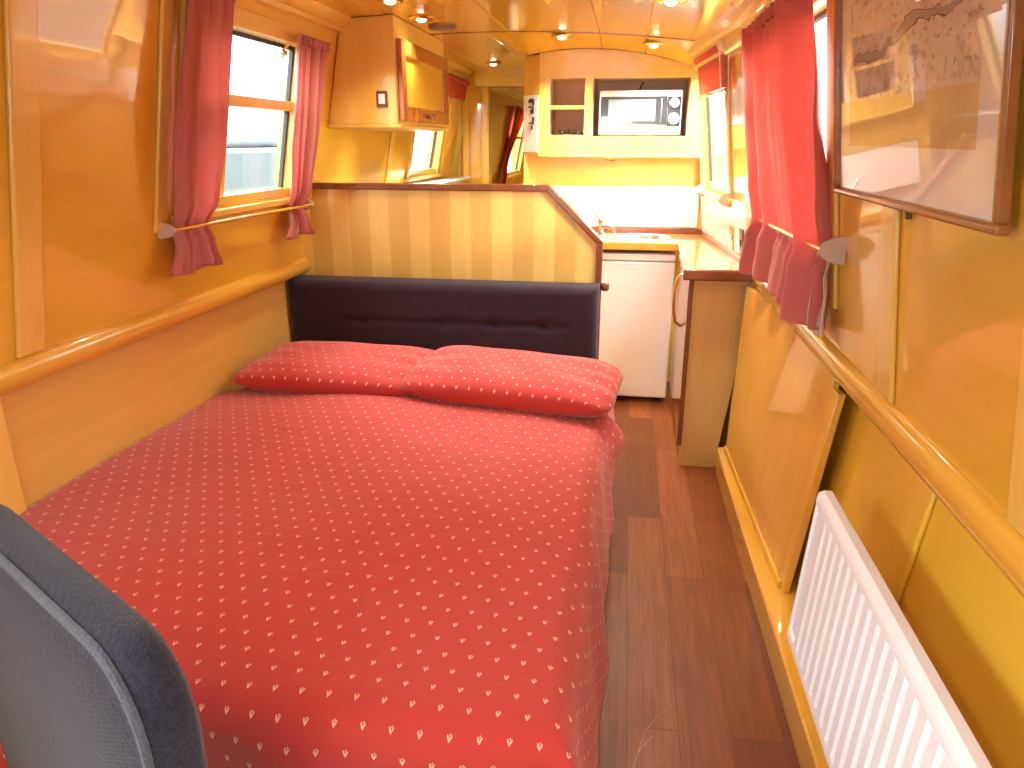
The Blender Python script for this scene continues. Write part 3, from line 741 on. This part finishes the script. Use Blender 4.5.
# ------------------------------------------------------------------ radiator
RXF, RY0, RY1, RZ0, RZ1 = .460, .50, 1.585, .255, .650
ra = empty('radiator', (.49, 1.05, RZ0), 'white fluted panel radiator on the lower right wall', 'radiator')
def tl(bm):
    for v in bm.verts: v.co.x += (v.co.z-RZ1)*.065
    return bm
bm = new(); prof_ = []; pitch = .0445; y = RY0+.012; n_ = int((RY1-RY0-.024)/pitch)
prof_.append((RXF+.008, RY0+.004))
for i in range(n_):
    a = RY0+.012+i*pitch
    prof_ += [(RXF+.008, a), (RXF, a+.006), (RXF, a+pitch-.014), (RXF+.008, a+pitch-.008)]
prof_ += [(RXF+.008, RY1-.004), (RXF+.022, RY1-.004), (RXF+.022, RY0+.004)]
prism(bm, prof_, lambda u, v, z: (u, v, z), RZ0+.022, RZ1-.030)
obj('fluted_panel', tl(bm), 'radiator_white', ra, smooth=True, angle=20)
bm = new()
prism(bm, [(RXF+.001, RZ1-.032), (RXF-.001, RZ1-.022), (RXF+.004, RZ1-.006), (RXF+.012, RZ1), (RXF+.030, RZ1), (RXF+.030, RZ1-.012), (RXF+.022, RZ1-.012), (RXF+.022, RZ1-.032)], lambda u, v, y: (u, y, v), RY0, RY1); obj('top_grille', tl(bm), 'radiator_white', ra, smooth=True)
bm = new(); box(bm, RXF, RXF+.024, RY0, RY1, RZ0, RZ0+.024); obj('bottom_edge', tl(bm), 'radiator_white', ra, bevel=.005)
for yy in (RY0, RY1):
    bm = new(); box(bm, RXF+.002, RXF+.030, yy-.004, yy+.004, RZ0+.01, RZ1-.004); obj('end_cover', tl(bm), 'radiator_white', ra, bevel=.003)
bm = new(); lathe(bm, [(.004, 0), (.008, .002), (.008, .012), (.005, .016)], (RXF+.038, 1.33, .615), (0, 0, 1), 12); tube(bm, [(RXF+.02, 1.33, .62), (RXF+.04, 1.33, .62)], .005, 8); obj('bleed_valve', bm, 'chrome', ra, smooth=True)

# ------------------------------------------------------------------ framed chart on the right wall
pc = empty('framed_picture', RP(1.49, 1.29, .02), 'large framed pale river chart behind glass on the right wall', 'picture')
QY0, QY1, QZ0, QZ1 = 1.038, 1.845, 1.288, 1.735
def QP(y, z, o=0): return RP(y, z, o) + Vector((0, 0, -.004*(QY1-y)/(QY1-QY0)))
def pbox(bm, y0, y1, z0, z1, o0, o1): wbox(bm, QP, y0, y1, z0, z1, o0, o1)
bm = new(); fw = .015
def fpiece(a0, a1, b0, b1):
    pbox(bm, a0, a1, b0, b1, .012, .032)
fpiece(QY0, QY1, QZ0, QZ0+fw); fpiece(QY0, QY1, QZ1-fw, QZ1); fpiece(QY0, QY0+fw, QZ0+fw, QZ1-fw); fpiece(QY1-fw, QY1, QZ0+fw, QZ1-fw)
obj('picture_frame', bm, 'frame_wood', pc, bevel=.005)
bm = new(); pbox(bm, QY0+fw, QY1-fw, QZ0+fw, QZ1-fw, .012, .017); obj('mount', bm, 'cream_mount', pc)
bm = new(); a0, a1, b0, b1 = QY0+.105, QY1-.085, QZ0+.105, QZ1-.03
grid(bm, lambda a, b: QP(a1+(a0-a1)*a, b0+(b1-b0)*b, .0178), 6, 6, uv=lambda a, b: (a*1.6, b)); obj('print', bm, 'chart_print', pc)
bm = new(); pbox(bm, QY0+fw, QY1-fw, QZ0+fw, QZ1-fw, .022, .024); obj('glazing', bm, 'window_glass', pc)
bm = new(); wbox(bm, RP, 1.425, 1.435, 1.268, 1.282, 0, .010); tag(obj('picture_stop', bm, 'brown_plastic', bevel=.002), 'tiny dark stop block on the wall under the picture', 'block')

# ------------------------------------------------------------------ curtains and tie rods
def curtain(name, W, edges, pleats, off, mat, label, group, lining=0, lu=(0, 1), amp=.013, seed=0):
    """edges: list of (z, y_near, y_far, depth offset); cloth hangs between, pleated"""
    edges = sorted(edges); rnd = random.Random(seed); ph = rnd.uniform(0, 6)
    def at(z):
        for (z0, a0, b0, o0), (z1, a1, b1, o1) in zip(edges, edges[1:]):
            if z0 <= z <= z1:
                k = (z-z0)/(z1-z0); k = k*k*(3-2*k); return a0+(a1-a0)*k, b0+(b1-b0)*k, o0+(o1-o0)*k
        return edges[-1][1:]
    zb, zt = edges[0][0], edges[-1][0]
    def fn(u, v):
        z = zb + (zt-zb)*v; a, b, o = at(z)
        p = u*pleats*2*PI + ph
        am = amp*(.55+.45*math.sin(u*7+ph*2)) * (1 + .5*(1-v))
        y = a + (b-a)*u + .006*math.sin(p*1.5+z*3)
        zz = z + (.006*math.sin(p*.5+1)*max(0, 1-v*12))
        return W(y, zz, o + am*math.sin(p + .8*math.sin(z*4)) + .004*math.sin(p*2.3+z*6))
    c = empty(name, W((edges[0][1]+edges[0][2])/2, zb, off), label, 'curtain', group)
    bm = new(); grid(bm, fn, int(pleats*14), 60); obj('curtain_cloth', bm, mat, c, smooth='all', solid=.003)
    # gathered heading tape
    bm = new()
    def hf(u, v):
        z = zt - .028 + .034*v; a, b, o = at(min(z, zt)); p = u*pleats*2*2*PI+ph
        return W(a+(b-a)*u, z, o + .010*math.sin(p)+.005)
    grid(bm, hf, int(pleats*20), 3); obj('heading', bm, mat, c, smooth='all', solid=.004)
    if lining:
        bm = new()
        def lf_(u, v):
            u = lu[0]+(lu[1]-lu[0])*u; z = zb-.004 + lining*v; a, b, o = at(z); p = u*pleats*2*PI+ph
            return W(a-.075*(1-v)*(1-u) + (b-a)*u, z, max(o - .018, .008) + .4*amp*math.sin(p + .8*math.sin(z*4)))
        grid(bm, lf_, int(pleats*8), 20); obj('lining', bm, 'white_lining', c, smooth='all', solid=.002)
    return c
curtain('curtain', LP, [(1.005, 2.035, 2.33, .062), (1.09, 2.075, 2.29, .052), (1.14, 2.085, 2.275, .034), (1.22, 2.06, 2.295, .058), (1.40, 2.035, 2.31, .062), (1.835, 2.08, 2.335, .045)], 3, .05, 'rose_curtain',
        'dusty rose curtain with white lined hem, hanging nearer the viewer at the left window', 'rose curtains at the left window', lining=.05, lu=(.55, 1), seed=1)
curtain('curtain', LP, [(1.02, 2.82, 3.10, .062), (1.08, 2.875, 3.06, .052), (1.13, 2.89, 3.03, .034), (1.22, 2.85, 3.05, .056), (1.42, 2.81, 3.07, .058), (1.775, 2.81, 3.09, .045)], 3, .05, 'rose_curtain',
        'dusty rose curtain at the left window, next to the striped partition', 'rose curtains at the left window', seed=3)
curtain('curtain', RP, [(.928, 1.97, 2.95, .060), (1.07, 1.93, 2.86, .050), (1.14, 1.91, 2.79, .036), (1.26, 1.92, 2.80, .048), (1.5, 1.99, 2.84, .056), (1.765, 2.07, 2.90, .055)], 5, .05, 'coral_curtain',
        'coral red curtain glowing with daylight at the right window', None, lining=.22, lu=(-.03, .12), amp=.032, seed=5)
curtain('curtain', LP, [(.80, 8.15, 8.55, .05), (1.05, 8.3, 8.62, .04), (1.12, 8.32, 8.58, .03), (1.76, 8.35, 9.1, .05)], 3, .05, 'red_blind',
        'deep red curtain at the far window down the passage', None, seed=8)

def tie_rod(W, y0, y1, z, label, group, rodmat='rail_wood', o=.062, r=.007, br=.034, z2=None):
    z2 = z if z2 is None else z2
    br = .026 if W is LP else br
    c = empty('curtain_tie_rod', W((y0+y1)/2, z, o), label, 'curtain rod', group)
    bm = new(); tube(bm, [W(y0, z, o), W(y1, z2, o)], r, 12); obj('rod', bm, rodmat, c, smooth=True)
    for y, zz in ((y0, z), (y1, z2)):
        bm = new(); n = 16
        poly = [(math.sin(a)*(o+.010), math.cos(a)*br) for a in [PI*i/n for i in range(n+1)]]
        prism(bm, poly, lambda u, v, w: W(y, zz, 0) + Vector((1 if W is LP else -1, 0, 0))*u + Vector((0, w, v)), -.006, .006)
        obj('bracket', bm, 'beige_plastic', c, bevel=.002)
    return c
tie_rod(LP, 2.06, 3.09, 1.145, 'slim wooden rod holding back both rose curtains at the left window', None, o=.050, r=.006, z2=1.142)
tie_rod(RP, 1.845, 2.84, 1.155, 'wooden rod holding back the coral curtain at the right window', None, o=.052, z2=1.135)
tie_rod(RP, 3.54, 4.22, 1.150, 'pale rod across the foot of the galley window', None, 'white_plastic', o=.05, r=.006)

# roller blinds
rb = empty('roller_blind', RP(3.98, 1.6, .03), 'orange red roller blind drawn part down the galley window on the right', 'blind')
bm = new(); grid(bm, lambda a, b: RP(3.48+.66*a, 1.625+.155*b, .026), 8, 4); obj('blind_fabric', bm, 'red_blind', rb, solid=.002)
bm = new(); tube(bm, [RP(3.48, 1.615, .026), RP(4.14, 1.615, .026)], .007, 10); obj('bottom_bar', bm, 'cherry_wood', rb, smooth=True)
bm = new(); tube(bm, [RP(3.48, 1.79, .030), RP(4.14, 1.79, .030)], .018, 14); obj('roller_tube', bm, 'red_blind', rb, smooth=True)
bm = new(); lathe(bm, [(.022, -.012), (.027, -.008), (.027, .008), (.024, .012)], RP(3.46, 1.79, .032), (0, 1, 0), 20); obj('end_bracket', bm, 'white_plastic', rb, smooth=True)
bm = new()
tube(bm, [RP(3.44, 1.79, .054), RP(3.44, 1.60, .054), RP(3.44, 1.40, .052), RP(3.44, 1.22, .050), RP(3.445, 1.19, .044), RP(3.45, 1.22, .036), RP(3.45, 1.40, .030), RP(3.45, 1.60, .020), RP(3.45, 1.79, .014)], .0028, 6)
obj('pull_cord', bm, 'white_plastic', rb, smooth=True)
rb2 = empty('roller_blind', LP(5.6, 1.7, .03), 'coral red roller blind rolled up beyond the wall cabinet on the left', 'blind')
bm = new(); grid(bm, lambda a, b: LP(5.0+.84*a, 1.70+.12*b, .035), 6, 3); obj('blind_fabric', bm, 'red_blind', rb2, solid=.002)
bm = new(); tube(bm, [LP(5.0, 1.82, .04), LP(5.84, 1.82, .04)], .016, 12); obj('roller_tube', bm, 'red_blind', rb2, smooth=True)

# galley sockets and hook on the right wall
so = empty('wall_socket', RP(3.52, .925, .01), 'slim brass switch plate over the side worktop', 'switch')
bm = new(); wbox(bm, RP, 3.49, 3.55, .925, 1.035, .010, .018); obj('plate', bm, 'brass', so, bevel=.002)
bm = new(); wbox(bm, RP, 3.51, 3.53, .965, .995, .018, .023); obj('rocker', bm, 'white_plastic', so, bevel=.002)
so = empty('wall_socket', RP(3.30, .93, .01), 'slim dark brown switch plate nearer the coral curtain', 'switch')
bm = new(); wbox(bm, RP, 3.275, 3.335, .930, 1.045, .010, .020); obj('plate', bm, 'brown_plastic', so, bevel=.002)
bm = new(); wbox(bm, RP, 3.295, 3.315, .970, 1.000, .020, .025); obj('rocker', bm, 'dark_plastic', so, bevel=.002)
bm = new(); tube(bm, [RP(3.17, 1.02, .0), RP(3.17, 1.02, .02), RP(3.17, 1.0, .03), RP(3.17, .985, .022)], .005, 8); lathe(bm, [(.012, 0), (.012, .004)], RP(3.17, 1.02, 0), (-1, 0, 0), 12); tag(obj('brass_hook', bm, 'brass', smooth=True), 'small brass hook on the wall beside the coral curtain', 'hook')

# ------------------------------------------------------------------ ceiling lights and vent
LIGHTS = [(-.925, 3.42, 'brass downlight beside the dark round vent above the cabinet door'),
          (-.925, 2.98, 'brass downlight on the ceiling just before the end of the wall cabinet'),
          (-.36, 3.99, 'brass downlight above the small niche of the microwave cabinet'),
          (.095, 4.05, 'brass downlight above the microwave'),
          (.12, 2.93, 'brass downlight over the galley aisle, nearer than the two by the microwave'),
          (-.95, 5.35, 'brass downlight in the passage beyond the wall cabinet'),
          (-.45, 1.2, 'brass downlight above the middle of the bed'),
          (-.45, -.3, 'brass downlight behind the viewer')]
x, y, lab = LIGHTS[0]
dl = empty('downlight', (x, y, CZ(x)), lab, 'ceiling light', 'ceiling downlights')
bm = new(); lathe(bm, [(.054, .004), (.056, -.003), (.048, -.009), (.030, -.010), (.024, -.004), (.024, .004)], (x, y, CZ(x)-.001), (0, 0, 1), 28); obj('ring', bm, 'brass', dl, smooth=True)
bm = new(); lathe(bm, [(.022, -.001), (.022, -.008), (.018, -.014), (.010, -.018), (.002, -.019)], (x, y, CZ(x)-.001), (0, 0, 1), 20); obj('bulb', bm, 'lamp_glow', dl, smooth=True)
dls = [dl]
for x, y, lab in LIGHTS[1:]: dls.append(copy_tree(dl, (x, y, CZ(x, y)), lab))
x, y = -.90, 3.70
vn = empty('ceiling_vent', (x, y, CZ(x)), 'flat dark round vent on the ceiling beside a downlight', 'vent')
bm = new(); lathe(bm, [(.062, .004), (.066, -.004), (.066, -.009), (.058, -.013), (.004, -.014)], (x, y, CZ(x)), (0, 0, 1), 32); obj('vent_disc', bm, 'dark_vent', vn, smooth=True)

# pale curved scratch in the floor boards
bm = new()
for pts in ([(.078, 1.375, .0005), (.092, 1.435, .0008), (.108, 1.495, .0008), (.138, 1.545, .0008), (.176, 1.595, .0005)], [(.091, 1.425, .0006), (.106, 1.452, .0008), (.125, 1.48, .0005)]): tube(bm, pts, .0008, 6)
obj('scratch', bm, 'straw', FLOOR, smooth=True)

# ------------------------------------------------------------------ outside: neighbouring hull and bank
bm = new(); box(bm, -4.6, -4.0, -6, 14, -.6, 1.34); box(bm, -4.5, -4.15, -5.5, 13, 1.34, 1.46); tag(obj('moored_boat', bm, 'hull_teal', bevel=.05), 'pale blue boat side seen through the lower left window', 'boat')

# ------------------------------------------------------------------ light
w = bpy.data.worlds.new('Sky'); scene.world = w; w.use_nodes = True
nt = w.node_tree; nt.nodes.clear()
tc = nt.nodes.new('ShaderNodeTexCoord'); sx = nt.nodes.new('ShaderNodeSeparateXYZ'); rp = nt.nodes.new('ShaderNodeValToRGB')
bg = nt.nodes.new('ShaderNodeBackground'); ow = nt.nodes.new('ShaderNodeOutputWorld')
nt.links.new(tc.outputs['Generated'], sx.inputs[0]); nt.links.new(sx.outputs[2], rp.inputs[0]); nt.links.new(rp.outputs[0], bg.inputs[0]); nt.links.new(bg.outputs[0], ow.inputs[0])
e = rp.color_ramp.elements; e[0].position = 0.0; e[0].color = (.35, .40, .40, 1); e[1].position = .06; e[1].color = (.84, .95, 1, 1)
bg.inputs['Strength'].default_value = 3.0

def area(name, loc, target, sx_, sy_, power, col=(1, .97, .93)):
    l = bpy.data.lights.new(name, 'AREA'); l.shape = 'RECTANGLE'; l.size = sx_; l.size_y = sy_; l.energy = power; l.color = col
    o = bpy.data.objects.new(name, l); COL.objects.link(o); o.location = loc
    d = (Vector(target)-Vector(loc)).normalized(); o.rotation_euler = d.to_track_quat('-Z', 'Y').to_euler(); return o
for i, (a, b, c, d) in enumerate(LWIN): area('window_daylight', (-2.15, (a+b)/2, 2.25), (-1.2, (a+b)/2, 1.3), b-a+.3, 1.0, (150 if i == 0 else 50)*(b-a), (.84, .95, 1))
for i, (a, b, c, d) in enumerate(RWIN): area('window_daylight', (1.25, (a+b)/2, 2.25), (.3, (a+b)/2, 1.3), b-a+.3, 1.0, (150 if i == 2 else 70)*(b-a), (.86, .96, 1))
area('door_daylight', (-.45, -2.6, 1.9), (-.45, 0, .8), 1.6, 1.5, 60, (.82, .94, 1))
for o in dls:
    l = bpy.data.lights.new('downlight_lamp', 'SPOT'); l.energy = 28 if o in dls[2:5] else 9; l.color = (1, .86, .66); l.spot_size = math.radians(130); l.spot_blend = .8; l.shadow_soft_size = .02
    q = bpy.data.objects.new('lamp', l); COL.objects.link(q); q.parent = o; q.location = (0, 0, -.035)

sl = bpy.data.lights.new('sun', 'SUN'); sl.energy = 3.0; sl.angle = math.radians(8); sl.color = (1, .93, .82)
so_ = bpy.data.objects.new('sun', sl); COL.objects.link(so_); so_.location = (4, 4, 4)
so_.rotation_euler = Vector((-1, .33, -.20)).to_track_quat('-Z', 'Y').to_euler()

# ------------------------------------------------------------------ camera
f = 730.0; c0 = Vector((512, 384)); vp = (630.0, 142.0)
yd = Vector((vp[0]-c0.x, c0.y-vp[1], f)).normalized()
p_ = math.atan((c0.y-vp[1])/f); up = Vector((0, math.cos(p_), -math.sin(p_))); up = (up - yd*up.dot(yd)).normalized()
xd = up.cross(yd); xd = xd if xd.x > 0 else -xd
cam = bpy.data.cameras.new('Camera'); cam.sensor_width = 36; cam.lens = f/1024*36; cam.clip_start = .02
co = bpy.data.objects.new('Camera', cam); COL.objects.link(co)
right = Vector((xd.x, yd.x, up.x)); upv = Vector((xd.y, yd.y, up.y)); fwd = Vector((xd.z, yd.z, up.z))
m = Matrix((( right.x, upv.x, -fwd.x, 0), (right.y, upv.y, -fwd.y, 0), (right.z, upv.z, -fwd.z, 1.4), (0, 0, 0, 1)))
co.matrix_world = m
scene.camera = co

scene.view_settings.view_transform = 'Standard'; scene.view_settings.look = 'None'
scene.view_settings.gamma = 1; scene.view_settings.use_curve_mapping = False
scene.view_settings.exposure = 1.1
cy = scene.cycles
cy.max_bounces = 10; cy.diffuse_bounces = 6; cy.glossy_bounces = 4; cy.transparent_max_bounces = 12; cy.transmission_bounces = 6
cy.sample_clamp_indirect = 8; cy.use_denoising = True
